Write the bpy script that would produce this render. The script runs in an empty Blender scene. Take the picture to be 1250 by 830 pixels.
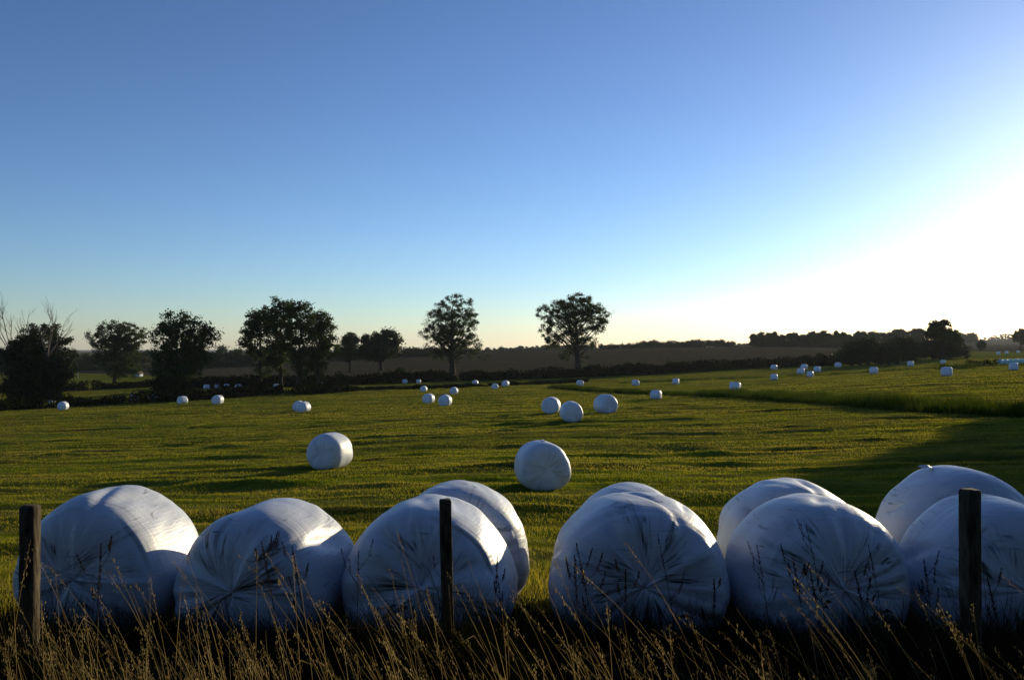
import bpy, math, random
import numpy as np
from mathutils import Vector, Matrix
random.seed(7); RS = np.random.RandomState(11)
C = bpy.context.scene.collection
SC = bpy.context.scene
R = math.radians

# ------------------------------------------------------------------ camera, sky, sun, exposure
FPX, CX, HY = 1050.0, 625.0, 420.0          # focal length in photo pixels, principal column, horizon row
cd = bpy.data.cameras.new('camera'); cam = bpy.data.objects.new('camera', cd); C.objects.link(cam)
cd.sensor_width = 36; cd.lens = 36 * FPX / 1250
cam.location = (0, 0, 0)
cam.rotation_euler = (R(90) + math.atan((HY - 415) / FPX), 0, 0)
cd.clip_start = 0.1; cd.clip_end = 20000
SC.camera = cam
SUN_AZ, SUN_EL = R(38), R(10)              # azimuth to the right of the view direction
w = bpy.data.worlds.new('World'); SC.world = w; w.use_nodes = True
nt = w.node_tree; nt.nodes.clear()
sky = nt.nodes.new('ShaderNodeTexSky'); sky.sky_type = 'NISHITA'; sky.sun_disc = False
sky.sun_elevation = SUN_EL; sky.sun_rotation = SUN_AZ
sky.air_density = 0.85; sky.dust_density = 0.2; sky.ozone_density = 3.0; sky.altitude = 50
bg = nt.nodes.new('ShaderNodeBackground'); bg.inputs[1].default_value = 0.084
wo = nt.nodes.new('ShaderNodeOutputWorld')
gm = nt.nodes.new('ShaderNodeGamma'); gm.inputs[1].default_value = 1.25            # camera contrast of the sky
wb = nt.nodes.new('ShaderNodeMix'); wb.data_type = 'RGBA'; wb.blend_type = 'MULTIPLY'; wb.inputs[0].default_value = 1; wb.inputs[7].default_value = (.99, 1.0, 1.10, 1)
nt.links.new(sky.outputs[0], gm.inputs[0]); hs = nt.nodes.new('ShaderNodeHueSaturation'); hs.inputs['Saturation'].default_value = .95
nt.links.new(gm.outputs[0], hs.inputs['Color']); nt.links.new(hs.outputs[0], wb.inputs[6]); nt.links.new(wb.outputs[2], bg.inputs[0]); nt.links.new(bg.outputs[0], wo.inputs[0])
sl = bpy.data.lights.new('sun', 'SUN'); sun = bpy.data.objects.new('sun', sl); C.objects.link(sun)
sl.energy = 5.0; sl.angle = R(0.5); sl.color = (1.0, 0.83, 0.53)
sd = Vector((math.sin(SUN_AZ) * math.cos(SUN_EL), math.cos(SUN_AZ) * math.cos(SUN_EL), math.sin(SUN_EL)))
sun.rotation_euler = sd.to_track_quat('Z', 'Y').to_euler()
SC.view_settings.view_transform = 'Standard'; SC.view_settings.look = 'None'
SC.view_settings.gamma = 1.0; SC.view_settings.exposure = 0.12
SC.view_settings.use_curve_mapping = False

# ------------------------------------------------------------------ noise and terrain
def _h(ix, iy, s):
    n = (ix.astype(np.int64) * 374761393 + iy.astype(np.int64) * 668265263 + s * 974711) & 0x7fffffff
    n = ((n ^ (n >> 13)) * 1274126177) & 0x7fffffff
    return ((n ^ (n >> 16)) & 0xffff) / 65535.0
def vnoise(x, y, s=0):
    x = np.asarray(x, float); y = np.asarray(y, float)
    ix = np.floor(x); iy = np.floor(y); fx = x - ix; fy = y - iy
    fx = fx * fx * (3 - 2 * fx); fy = fy * fy * (3 - 2 * fy)
    a = _h(ix, iy, s); b = _h(ix + 1, iy, s); c = _h(ix, iy + 1, s); d = _h(ix + 1, iy + 1, s)
    return (a * (1 - fx) + b * fx) * (1 - fy) + (c * (1 - fx) + d * fx) * fy
DS = np.array([2.5, 6, 9, 20, 30, 55, 100, 150, 200, 300, 450, 650, 1000, 1500, 2500, 6000.])
PX = np.array([-700, 0, 300, 600, 900, 1250, 2000.])
T = np.array([
 [-1.8,-2.42,-2.62,-3.7,-4.7,-6.8,-9.6,-11.8,-13.6,-14.5,-14,-14,-16,-18,-24,-52],
 [-1.8,-2.42,-2.62,-3.6,-4.5,-6.2,-8.4,-10.6,-12.2,-13.4,-13.2,-13.6,-15,-17,-23,-50],
 [-1.8,-2.42,-2.62,-3.5,-4.2,-5.7,-7.5,-8.9,-10.0,-11.4,-11.4,-13,-15,-17,-23,-50],
 [-1.8,-2.42,-2.62,-3.3,-3.9,-4.9,-6.8,-7.9,-9.1,-8.1,-5.0,-7,-10,-14,-22,-50],
 [-1.8,-2.42,-2.62,-3.3,-3.8,-4.4,-5.6,-6.8,-7.1,-5.4,-1.9,-2.4,-5,-8,-14,-40],
 [-1.8,-2.42,-2.62,-3.1,-3.4,-3.8,-3.9,-4.2,-4.4,-4.2,-4.6,-3.2,-1,1,12,-30],
 [-1.8,-2.42,-2.62,-3.0,-3.3,-3.7,-3.9,-4.2,-4.4,-4.2,-4.6,-3.2,-1,1,12,-30]])
LD = np.log(DS)
def _cr(p0, p1, p2, p3, t):
    return 0.5 * (2 * p1 + (p2 - p0) * t + (2 * p0 - 5 * p1 + 4 * p2 - p3) * t * t + (3 * p1 - p0 - 3 * p2 + p3) * t ** 3)
def terr(X, Y):
    X = np.asarray(X, float); Y = np.asarray(Y, float)
    Yc = np.clip(Y, 2.5, 6000); px = np.clip(CX + FPX * X / Yc, PX[0], PX[-1]); l = np.log(Yc)
    i = np.clip(np.searchsorted(LD, l, side='right') - 1, 0, len(LD) - 2); t = (l - LD[i]) / (LD[i + 1] - LD[i])
    j = np.clip(np.searchsorted(PX, px, side='right') - 1, 0, len(PX) - 2); u = (px - PX[j]) / (PX[j + 1] - PX[j])
    n = len(LD)
    def row(jj):
        jj = np.clip(jj, 0, len(PX) - 1)
        return _cr(T[jj, np.clip(i - 1, 0, n - 1)], T[jj, i], T[jj, i + 1], T[jj, np.clip(i + 2, 0, n - 1)], t)
    return _cr(row(j - 1), row(j), row(j + 1), row(j + 2), u)
def relief(X, Y):                                       # mown swaths and bumps of the meadow
    X = np.asarray(X, float); Y = np.asarray(Y, float)
    d = np.hypot(X, Y)
    a = Y + 0.10 * X + 2.5 * vnoise(X / 22, Y / 22, 3)
    z = 0.20 * (vnoise(X / 7, a / 1.15, 1) - .5) * vnoise(X / 16, Y / 9, 12) + .05 * (vnoise(X / 3.5, a / .45, 15) - .5) + .26 * np.maximum(vnoise(X / 3.4, a / .75, 14) - .72, 0) * 2 + 0.05 * (vnoise(X / 2.6, a / .8, 5) - .5) + 0.10 * (vnoise(X / 18, Y / 7, 2) - .5)
    z += 0.055 * (vnoise(X / .6, Y / .5, 6) - .5)
    return z * np.clip((Y - 8.5) / 4, 0, 1) * np.clip(1.8 - d / 200, 0.35, 1)
def gz(X, Y): return terr(X, Y) + relief(X, Y)
def hit(px, py):                                        # where the sight line of a photo pixel meets the ground
    d = np.exp(np.linspace(np.log(4), np.log(5500), 6000))
    X = (px - CX) / FPX * d; z = gz(X, d); ray = -(py - HY) / FPX * d
    k = np.nonzero(z >= ray)[0]
    k = k[0] if len(k) else len(d) - 1
    return float(X[k]), float(d[k]), float(z[k])
def at(px, py, Y): return Vector(((px - CX) / FPX * Y, Y, -(py - HY) / FPX * Y))

# ------------------------------------------------------------------ helpers
def tag(o, label=None, cat=None, group=None, kind=None):
    for k, v in (('label', label), ('category', cat), ('group', group), ('kind', kind)):
        if v: o[k] = v
    return o
def raw_mesh(name, V, quads=None, tris=None, smooth=False):
    me = bpy.data.meshes.new(name)
    V = np.asarray(V, np.float32).reshape(-1, 3)
    q = np.zeros((0, 4), np.int32) if quads is None else np.asarray(quads, np.int32).reshape(-1, 4)
    t = np.zeros((0, 3), np.int32) if tris is None else np.asarray(tris, np.int32).reshape(-1, 3)
    me.vertices.add(len(V)); me.vertices.foreach_set('co', V.ravel())
    me.loops.add(q.size + t.size); me.loops.foreach_set('vertex_index', np.concatenate([q.ravel(), t.ravel()]))
    me.polygons.add(len(q) + len(t))
    ls = np.concatenate([np.arange(len(q)) * 4, q.size + np.arange(len(t)) * 3]).astype(np.int32)
    me.polygons.foreach_set('loop_start', ls)
    if smooth: me.polygons.foreach_set('use_smooth', np.ones(len(ls), bool))
    me.update(calc_edges=True); me.validate()
    return me
def link(name, me, mat, parent=None, loc=None):
    o = bpy.data.objects.new(name, me); C.objects.link(o)
    if mat and not me.materials: me.materials.append(mat)
    if parent: o.parent = parent
    if loc is not None: o.location = loc
    return o
def empty(name, loc, rz=0):
    o = bpy.data.objects.new(name, None); C.objects.link(o); o.location = loc; o.rotation_euler.z = rz
    o.empty_display_size = .2
    return o
class MB:
    def __init__(s): s.V = []; s.Q = []; s.T = []; s.n = 0
    def add(s, V, Q=None, T=None):
        V = np.asarray(V, float).reshape(-1, 3)
        if Q is not None and len(Q): s.Q.append(np.asarray(Q) + s.n)
        if T is not None and len(T): s.T.append(np.asarray(T) + s.n)
        s.V.append(V); s.n += len(V)
    def tube(s, pts, rad, k=6):
        pts = [Vector(p) for p in pts]; V = []; Q = []
        for i, p in enumerate(pts):
            d = (pts[min(i + 1, len(pts) - 1)] - pts[max(i - 1, 0)]).normalized()
            a = d.cross(Vector((0.13, 0.9, 0.4))).normalized(); b = d.cross(a)
            for j in range(k):
                an = 2 * math.pi * j / k
                V.append(p + (a * math.cos(an) + b * math.sin(an)) * rad[i])
        for i in range(len(pts) - 1):
            for j in range(k):
                Q.append((i * k + j, i * k + (j + 1) % k, (i + 1) * k + (j + 1) % k, (i + 1) * k + j))
        s.add([tuple(v) for v in V], Q)
    def build(s, name, mat, parent=None, smooth=False, loc=None):
        me = raw_mesh(name, np.concatenate(s.V), np.concatenate(s.Q) if s.Q else None, np.concatenate(s.T) if s.T else None, smooth)
        return link(name, me, mat, parent, loc)

# ------------------------------------------------------------------ materials
def mat(name):
    m = bpy.data.materials.new(name); m.use_nodes = True; n = m.node_tree; n.nodes.clear()
    o = n.nodes.new('ShaderNodeOutputMaterial'); return m, n, o
def N(n, t, **k):
    x = n.nodes.new('ShaderNode' + t)
    for a, b in k.items():
        if a.startswith('i_'):
            key = a[2:]; x.inputs[int(key) if key.isdigit() else key.replace('_', ' ')].default_value = b
        else: setattr(x, a, b)
    return x
def L(n, a, b): n.links.new(a, b)
def ramp(n, fac, stops):
    r = n.nodes.new('ShaderNodeValToRGB'); e = r.color_ramp.elements
    while len(e) < len(stops): e.new(0.5)
    for i, (p, c) in enumerate(stops): e[i].position = p; e[i].color = (*c, 1) if len(c) == 3 else c
    L(n, fac, r.inputs[0]); return r
def g3(v): return (v, v, v)
def math_(n, op, a, b=None, c=None, clamp=False):
    x = n.nodes.new('ShaderNodeMath'); x.operation = op; x.use_clamp = clamp
    for i, v in enumerate((a, b, c)):
        if v is None: continue
        if isinstance(v, (int, float)): x.inputs[i].default_value = v
        else: L(n, v, x.inputs[i])
    return x.outputs[0]
def mixc(n, f, a, b, bt='MIX'):
    x = n.nodes.new('ShaderNodeMix'); x.data_type = 'RGBA'; x.blend_type = bt
    for s, v in ((x.inputs[0], f), (x.inputs[6], a), (x.inputs[7], b)):
        if isinstance(v, (int, float)): s.default_value = v
        elif isinstance(v, tuple): s.default_value = (*v, 1)
        else: L(n, v, s)
    return x.outputs[2]

def leaf_mat(name, c1, c2, scale, trans=0.35, tcol=None, rough=.6, spec=.1, big=None):
    m, n, o = mat(name)
    g = N(n, 'NewGeometry'); nz = N(n, 'TexNoise', i_Scale=scale, i_Detail=3.0); L(n, g.outputs['Position'], nz.inputs['Vector'])
    r = ramp(n, nz.outputs[0], [(0.35, c1), (0.65, c2)])
    if big:
        mp = N(n, 'Mapping'); mp.inputs['Scale'].default_value = (.25, 1.1, 1); L(n, g.outputs['Position'], mp.inputs[0])
        nb = N(n, 'TexNoise', i_Scale=.22, i_Detail=5.0, i_Distortion=.5); L(n, mp.outputs[0], nb.inputs['Vector'])
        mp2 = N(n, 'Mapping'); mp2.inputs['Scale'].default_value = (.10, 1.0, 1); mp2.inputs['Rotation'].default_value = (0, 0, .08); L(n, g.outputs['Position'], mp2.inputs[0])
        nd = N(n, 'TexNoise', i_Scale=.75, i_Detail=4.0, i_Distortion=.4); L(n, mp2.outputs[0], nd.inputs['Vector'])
        class _r: pass
        wv = N(n, 'TexWave', i_Scale=.19, i_Distortion=3.0, i_Detail=3.0, bands_direction='Y'); wv.inputs['Detail Scale'].default_value = .35; mp3 = N(n, 'Mapping'); mp3.inputs['Scale'].default_value = (.35, 1, 1); mp3.inputs['Rotation'].default_value = (0, 0, .07); L(n, g.outputs['Position'], mp3.inputs[0]); L(n, mp3.outputs[0], wv.inputs['Vector'])
        r0 = _r(); r0.outputs = [mixc(n, ramp(n, wv.outputs[1], [(.35, g3(0)), (.9, g3(.5))]).outputs[0], r.outputs[0], (.240, .215, .035))]; r = r0
        q = _r(); q.outputs = [mixc(n, ramp(n, nd.outputs[0], [(.54, g3(0)), (.64, g3(.85))]).outputs[0], mixc(n, ramp(n, nb.outputs[0], [(.40, g3(0)), (.62, g3(.9))]).outputs[0], r.outputs[0], big), (.030, .042, .005))]; r = q  # dark streaks: swath shadow lines painted into the blade colour, plus darker green patches
    d = N(n, 'BsdfPrincipled', i_Roughness=rough); d.inputs['Specular IOR Level'].default_value = spec
    t = N(n, 'BsdfTranslucent'); mx = N(n, 'MixShader'); mx.inputs[0].default_value = trans
    L(n, r.outputs[0], d.inputs['Base Color'])
    L(n, mixc(n, 1.0, r.outputs[0], tcol or (1.3, 1.25, .6), 'MULTIPLY'), t.inputs[0])
    L(n, d.outputs[0], mx.inputs[1]); L(n, t.outputs[0], mx.inputs[2]); L(n, mx.outputs[0], o.inputs[0])
    return m
M = {}
M['leaf'] = leaf_mat('tree_leaves', (.018, .034, .010), (.040, .062, .016), .35, .35)
M['leaf_bush'] = leaf_mat('bush_leaves', (.012, .024, .009), (.025, .040, .012), .3, .2)
M['leaf_far'] = leaf_mat('far_leaves', (.022, .038, .016), (.036, .052, .020), .05, .2)
M['leaf_brown'] = leaf_mat('willow_leaves', (.035, .033, .010), (.020, .028, .010), .5, .2)
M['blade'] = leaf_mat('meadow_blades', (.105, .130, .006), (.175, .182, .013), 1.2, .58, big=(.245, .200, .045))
M['reed'] = leaf_mat('rough_grass', (.030, .055, .006), (.060, .080, .012), .6, .3, spec=0)
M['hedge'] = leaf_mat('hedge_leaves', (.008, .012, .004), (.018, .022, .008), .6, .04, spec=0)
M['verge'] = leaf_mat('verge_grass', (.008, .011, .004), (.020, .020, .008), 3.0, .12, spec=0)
M['straw'] = leaf_mat('dry_stems', (.12, .09, .038), (.36, .29, .14), 5.0, .4, (1.1, 1.0, .8))
M['weed'] = leaf_mat('dry_weed', (.022, .015, .010), (.050, .032, .020), 9.0, .08, (1.1, 1.0, .8), .9, 0)
def bark_mat(name, c1, c2, sc):
    m, n, o = mat(name); g = N(n, 'NewGeometry')
    mp = N(n, 'Mapping'); mp.inputs['Scale'].default_value = (sc, sc, sc * .2); L(n, g.outputs['Position'], mp.inputs[0])
    nz = N(n, 'TexNoise', i_Scale=1.0, i_Detail=6.0); L(n, mp.outputs[0], nz.inputs['Vector'])
    r = ramp(n, nz.outputs[0], [(.35, c1), (.65, c2)]); p = N(n, 'BsdfPrincipled', i_Roughness=.9)
    p.inputs['Specular IOR Level'].default_value = .05
    bp = N(n, 'Bump', i_Strength=.6, i_Distance=.02); L(n, nz.outputs[0], bp.inputs['Height'])
    L(n, bp.outputs[0], p.inputs['Normal']); L(n, r.outputs[0], p.inputs['Base Color']); L(n, p.outputs[0], o.inputs[0]); return m
M['bark'] = bark_mat('bark', (.018, .015, .011), (.05, .042, .03), 6)
M['deadwood'] = bark_mat('dead_wood', (.07, .06, .05), (.15, .13, .11), 6)
M['post'] = bark_mat('weathered_post', (.030, .024, .018), (.12, .095, .065), 40)
M['galv'] = bark_mat('metal', (.2, .2, .2), (.3, .3, .3), 10)

def plastic(name, tint, dirt):
    m, n, o = mat(name)
    tc = N(n, 'TexCoord'); inf = N(n, 'ObjectInfo')
    sep = N(n, 'SeparateXYZ'); L(n, tc.outputs['Object'], sep.inputs[0])
    x, y, z = sep.outputs
    x = math_(n, 'ADD', x, math_(n, 'MULTIPLY_ADD', inf.outputs['Random'], .34, -.17))
    z = math_(n, 'ADD', z, math_(n, 'MULTIPLY_ADD', math_(n, 'FRACT', math_(n, 'MULTIPLY', inf.outputs['Random'], 7.3)), .30, -.10))
    r = math_(n, 'SQRT', math_(n, 'ADD', math_(n, 'MULTIPLY', x, x), math_(n, 'MULTIPLY', z, z)))
    rr = math_(n, 'MAXIMUM', r, .02)
    sd_ = math_(n, 'MULTIPLY', inf.outputs['Random'], 57.0)
    # radial direction vector, nearly constant along the radius: folds gathered on the round ends
    def radial(k, kr, off):
        c = N(n, 'CombineXYZ'); L(n, math_(n, 'MULTIPLY_ADD', math_(n, 'DIVIDE', x, rr), k, sd_), c.inputs[0])
        L(n, math_(n, 'MULTIPLY_ADD', r, kr, off), c.inputs[1]); L(n, math_(n, 'MULTIPLY', math_(n, 'DIVIDE', z, rr), k), c.inputs[2]); return c.outputs[0]
    n1 = N(n, 'TexNoise', i_Scale=1.0, i_Detail=3.0, i_Distortion=.6); L(n, radial(4.5, 1.3, 0.), n1.inputs['Vector'])
    n2 = N(n, 'TexNoise', i_Scale=1.0, i_Detail=2.0, i_Distortion=.3); L(n, radial(14, 2.5, 3.), n2.inputs['Vector'])
    # is this the round end? (normal along the axis)
    sn = N(n, 'SeparateXYZ'); L(n, tc.outputs['Normal'], sn.inputs[0])
    face = math_(n, 'SMOOTH_MIN', math_(n, 'MULTIPLY', math_(n, 'ABSOLUTE', sn.outputs[1]), 1.4), 1.0, .2, clamp=True)
    # barrel bands: stretch wrap overlaps
    cb = N(n, 'CombineXYZ'); L(n, math_(n, 'MULTIPLY_ADD', x, 1.2, sd_), cb.inputs[0]); L(n, math_(n, 'MULTIPLY', y, 14), cb.inputs[1]); L(n, math_(n, 'MULTIPLY', z, 1.2), cb.inputs[2])
    nb = N(n, 'TexNoise', i_Scale=1.0, i_Detail=3.0, i_Distortion=.4); L(n, cb.outputs[0], nb.inputs['Vector'])
    # long scratches of trapped stems and dirt, all over
    mp = N(n, 'Mapping'); mp.inputs['Rotation'].default_value = (.3, .5, .9); mp.inputs['Scale'].default_value = (2.2, 2.2, 22)
    co = N(n, 'VectorMath', operation='ADD'); L(n, tc.outputs['Object'], co.inputs[0]); cs = N(n, 'CombineXYZ'); L(n, sd_, cs.inputs[0]); L(n, sd_, cs.inputs[1]); L(n, cs.outputs[0], co.inputs[1])
    L(n, co.outputs[0], mp.inputs[0]); ns = N(n, 'TexNoise', i_Scale=1.3, i_Detail=5.0, i_Distortion=1.2); L(n, mp.outputs[0], ns.inputs['Vector'])
    nl = N(n, 'TexNoise', i_Scale=2.2, i_Detail=4.0, i_Distortion=.5); L(n, co.outputs[0], nl.inputs['Vector'])
    s1 = ramp(n, n1.outputs[0], [(.53, g3(0)), (.585, g3(1)), (.60, g3(.35)), (.66, g3(0))]).outputs[0]
    s2 = ramp(n, n2.outputs[0], [(.57, g3(0)), (.63, g3(1))]).outputs[0]
    patch = ramp(n, nl.outputs[0], [(.44, g3(0)), (.60, g3(1))]).outputs[0]
    near = ramp(n, r, [(.0, g3(1)), (.45, g3(.9)), (.72, g3(0))]).outputs[0]
    st = math_(n, 'MULTIPLY', math_(n, 'ADD', math_(n, 'MULTIPLY', s1, .9), math_(n, 'MULTIPLY', s2, .35)), math_(n, 'MULTIPLY', near, face))
    st = math_(n, 'MULTIPLY', st, math_(n, 'MULTIPLY_ADD', patch, .92, .08))
    sc = ramp(n, ns.outputs[0], [(.60, g3(0)), (.68, g3(1))]).outputs[0]
    sc = math_(n, 'MULTIPLY', sc, math_(n, 'MULTIPLY', patch, .55))
    dm = math_(n, 'MULTIPLY', math_(n, 'MAXIMUM', math_(n, 'MULTIPLY', st, 1.35), sc), dirt, clamp=True)
    tone = mixc(n, math_(n, 'MULTIPLY', patch, .3), tint, tuple(c * .80 for c in tint))
    col = mixc(n, dm, tone, (.045, .055, .055))
    p = N(n, 'BsdfPrincipled'); L(n, col, p.inputs['Base Color'])
    p.inputs['Specular IOR Level'].default_value = .55
    L(n, math_(n, 'MULTIPLY_ADD', nl.outputs[0], .35, .27), p.inputs['Roughness'])
    fine = N(n, 'TexNoise', i_Scale=90.0, i_Detail=2.0); L(n, tc.outputs['Object'], fine.inputs['Vector'])
    hgt = math_(n, 'ADD', math_(n, 'MULTIPLY', math_(n, 'MULTIPLY', n2.outputs[0], face), .0045), math_(n, 'MULTIPLY', nb.outputs[0], .007))
    hgt = math_(n, 'ADD', hgt, math_(n, 'MULTIPLY', ns.outputs[0], .005)); hgt = math_(n, 'ADD', hgt, math_(n, 'MULTIPLY', fine.outputs[0], .0006))
    hgt = math_(n, 'SUBTRACT', hgt, math_(n, 'MULTIPLY', st, .004))
    bp = N(n, 'Bump', i_Strength=.85, i_Distance=1.0); L(n, hgt, bp.inputs['Height']); L(n, bp.outputs[0], p.inputs['Normal'])
    L(n, p.outputs[0], o.inputs[0]); return m
M['wrap'] = plastic('white_film', (.58, .62, .69), 1.3)
M['wrap_far'] = plastic('white_film_field', (.64, .68, .74), .28)
M['wrap_teal'] = plastic('turquoise_film', (.40, .62, .60), .2)

def ground_mat():
    m, n, o = mat('meadow_and_fields')
    g = N(n, 'NewGeometry'); P = g.outputs['Position']
    zn = N(n, 'Attribute', attribute_name='zone')          # R brown stubble, G bare verge soil
    sz = N(n, 'SeparateColor'); L(n, zn.outputs['Color'], sz.inputs[0])
    def noise(scale, det, sx=1, sy=1, rot=0, dist=0.):
        mp = N(n, 'Mapping'); mp.inputs['Scale'].default_value = (sx, sy, 1); mp.inputs['Rotation'].default_value = (0, 0, rot)
        L(n, P, mp.inputs[0]); t = N(n, 'TexNoise', i_Scale=scale, i_Detail=det, i_Distortion=dist); L(n, mp.outputs[0], t.inputs['Vector']); return t.outputs[0]
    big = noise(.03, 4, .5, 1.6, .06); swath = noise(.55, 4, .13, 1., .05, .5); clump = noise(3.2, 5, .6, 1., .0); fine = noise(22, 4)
    mid = noise(.25, 5, .35, 1.3, .08, .4)
    green = ramp(n, big, [(.32, (.085, .125, .007)), (.52, (.135, .160, .011)), (.68, (.165, .165, .018))]).outputs[0]
    green = mixc(n, ramp(n, mid, [(.45, g3(0)), (.7, g3(.75))]).outputs[0], green, (.150, .128, .026))
    wv = N(n, 'TexWave', i_Scale=.19, i_Distortion=3.0, i_Detail=3.0, bands_direction='Y'); wv.inputs['Detail Scale'].default_value = .35; mp3 = N(n, 'Mapping'); mp3.inputs['Scale'].default_value = (.35, 1, 1); mp3.inputs['Rotation'].default_value = (0, 0, .07); L(n, P, mp3.inputs[0]); L(n, mp3.outputs[0], wv.inputs['Vector'])
    green = mixc(n, ramp(n, wv.outputs[1], [(.35, g3(0)), (.9, g3(.5))]).outputs[0], green, (.215, .185, .04))
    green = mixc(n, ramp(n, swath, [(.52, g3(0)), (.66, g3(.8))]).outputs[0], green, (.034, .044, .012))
    green = mixc(n, ramp(n, clump, [(.45, g3(0)), (.75, g3(.7))]).outputs[0], green, (.036, .062, .010))
    green = mixc(n, ramp(n, fine, [(.55, g3(0)), (.85, g3(.5))]).outputs[0], green, (.14, .14, .03))
    rows = N(n, 'TexWave', i_Scale=.09, i_Distortion=1.4, i_Detail=3.0); rows.inputs['Detail Scale'].default_value = 1.5
    mpw = N(n, 'Mapping'); mpw.inputs['Rotation'].default_value = (0, 0, R(38)); L(n, P, mpw.inputs[0]); L(n, mpw.outputs[0], rows.inputs['Vector'])
    brown = mixc(n, rows.outputs[1], (.040, .036, .022), (.092, .080, .050))
    brown = mixc(n, ramp(n, noise(.08, 5, 1, 1, .7), [(.4, g3(0)), (.7, g3(.6))]).outputs[0], brown, (.045, .04, .028))
    col = mixc(n, sz.outputs[0], green, brown)
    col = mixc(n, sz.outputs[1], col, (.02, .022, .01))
    p = N(n, 'BsdfPrincipled', i_Roughness=1.0); p.inputs['Specular IOR Level'].default_value = .0
    L(n, col, p.inputs['Base Color'])
    h = math_(n, 'ADD', math_(n, 'MULTIPLY', swath, .16), math_(n, 'MULTIPLY', clump, .07)); h = math_(n, 'ADD', h, math_(n, 'MULTIPLY', fine, .022))
    h = math_(n, 'ADD', h, math_(n, 'MULTIPLY', mid, .25))
    bp = N(n, 'Bump', i_Strength=1.0, i_Distance=1.2); L(n, h, bp.inputs['Height']); L(n, bp.outputs[0], p.inputs['Normal'])
    tr = N(n, 'BsdfTranslucent'); L(n, col, tr.inputs[0]); 
    L(n, p.outputs[0], o.inputs[0]); return m
M['ground'] = ground_mat()

# ------------------------------------------------------------------ ground sheet
def axis(fine, half, grow, far):
    a = [0.0]; s = fine
    while a[-1] < far:
        if a[-1] > half: s *= grow
        a.append(a[-1] + s)
    return np.array(a)
xp = axis(.3, 26, 1.022, 6500); xs = np.concatenate([-xp[:0:-1], xp])
yp = axis(.22, 42, 1.009, 7300); yn = axis(1.5, 10, 1.12, 1500); ys = np.concatenate([-yn[:0:-1], yp])
XX, YY = np.meshgrid(xs, ys); ZZ = gz(XX, YY)
nx, ny = len(xs), len(ys)
ii = (np.arange(ny - 1)[:, None] * nx + np.arange(nx - 1)[None]).ravel()
me = raw_mesh('ground', np.stack([XX, YY, ZZ], -1), np.stack([ii, ii + 1, ii + nx + 1, ii + nx], 1), None, True)
pxx = CX + FPX * XX / np.maximum(YY, 1.)
wob = 12 * (vnoise(XX / 40, YY / 40, 9) - .5)
def sst(e0, e1, v): t = np.clip((v - e0) / (e1 - e0), 0, 1); return t * t * (3 - 2 * t)
lim = np.interp(pxx, [-700, 60, 200, 300, 450, 900, 1010, 1045, 1080, 2000], [400, 400, 330, 262, 238, 232, 240, 290, 480, 480])
zr = sst(-5, 5, YY - lim - wob * .4)
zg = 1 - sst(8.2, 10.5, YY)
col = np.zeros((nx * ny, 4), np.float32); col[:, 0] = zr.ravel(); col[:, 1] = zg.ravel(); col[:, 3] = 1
at_ = me.color_attributes.new('zone', 'FLOAT_COLOR', 'POINT'); at_.data.foreach_set('color', col.ravel())
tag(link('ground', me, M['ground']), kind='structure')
# air: one closed box of pale, even haze round camera and ground
mh = bpy.data.materials.new('haze_air'); mh.use_nodes = True; nh = mh.node_tree; nh.nodes.clear()
vo = N(nh, 'VolumePrincipled'); vo.inputs['Color'].default_value = (.80, .88, 1.0, 1); vo.inputs['Density'].default_value = .00005; vo.inputs['Anisotropy'].default_value = .3
oh = nh.nodes.new('ShaderNodeOutputMaterial'); L(nh, vo.outputs[0], oh.inputs['Volume'])
hx, hy0, hy1, hz0, hz1 = 6700, -1700, 7400, -72, 64
hv = [(x, y, z) for z in (hz0, hz1) for y in (hy0, hy1) for x in (-hx, hx)]
tag(link('haze', raw_mesh('haze', hv, [(0, 2, 3, 1), (4, 5, 7, 6), (0, 1, 5, 4), (2, 6, 7, 3), (0, 4, 6, 2), (1, 3, 7, 5)]), mh), 'thin pale evening haze over the distant fields', 'haze', kind='stuff')

# ------------------------------------------------------------------ grasses
def blades(P, H, W, lean, seg=2, az=None, droop=.35):
    """tapered bent blades; P (n,3), H, W (n), lean (n,2)"""
    n = len(P); az = RS.rand(n) * math.pi if az is None else az
    wx = np.cos(az) * W / 2; wy = np.sin(az) * W / 2
    V = np.zeros((n, 2 * seg + 1, 3)); 
    for k in range(seg + 1):
        t = k / seg
        c = P + np.stack([lean[:, 0] * H * t ** 1.7, lean[:, 1] * H * t ** 1.7, H * (t - droop * .35 * t * t * np.hypot(lean[:, 0], lean[:, 1]))], 1)
        if k < seg:
            f = 1 - .75 * t
            V[:, 2 * k] = c - np.stack([wx, wy, 0 * wx], 1) * f; V[:, 2 * k + 1] = c + np.stack([wx, wy, 0 * wx], 1) * f
        else: V[:, 2 * seg] = c
    b = np.arange(n)[:, None] * (2 * seg + 1)
    Q = np.concatenate([b + np.array([2 * k, 2 * k + 1, 2 * k + 3, 2 * k + 2]) for k in range(seg - 1)]) if seg > 1 else None
    Tt = b + np.array([2 * seg - 2, 2 * seg - 1, 2 * seg])
    return V.reshape(-1, 3), Q, Tt
def frustum_pts(n, y0, y1, m=60, power=1.0):
    u = RS.rand(n); Y = y0 * (y1 / y0) ** (u ** power)
    X = (RS.uniform(-m, 1250 + m, n) - CX) / FPX * Y
    return X, Y
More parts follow.
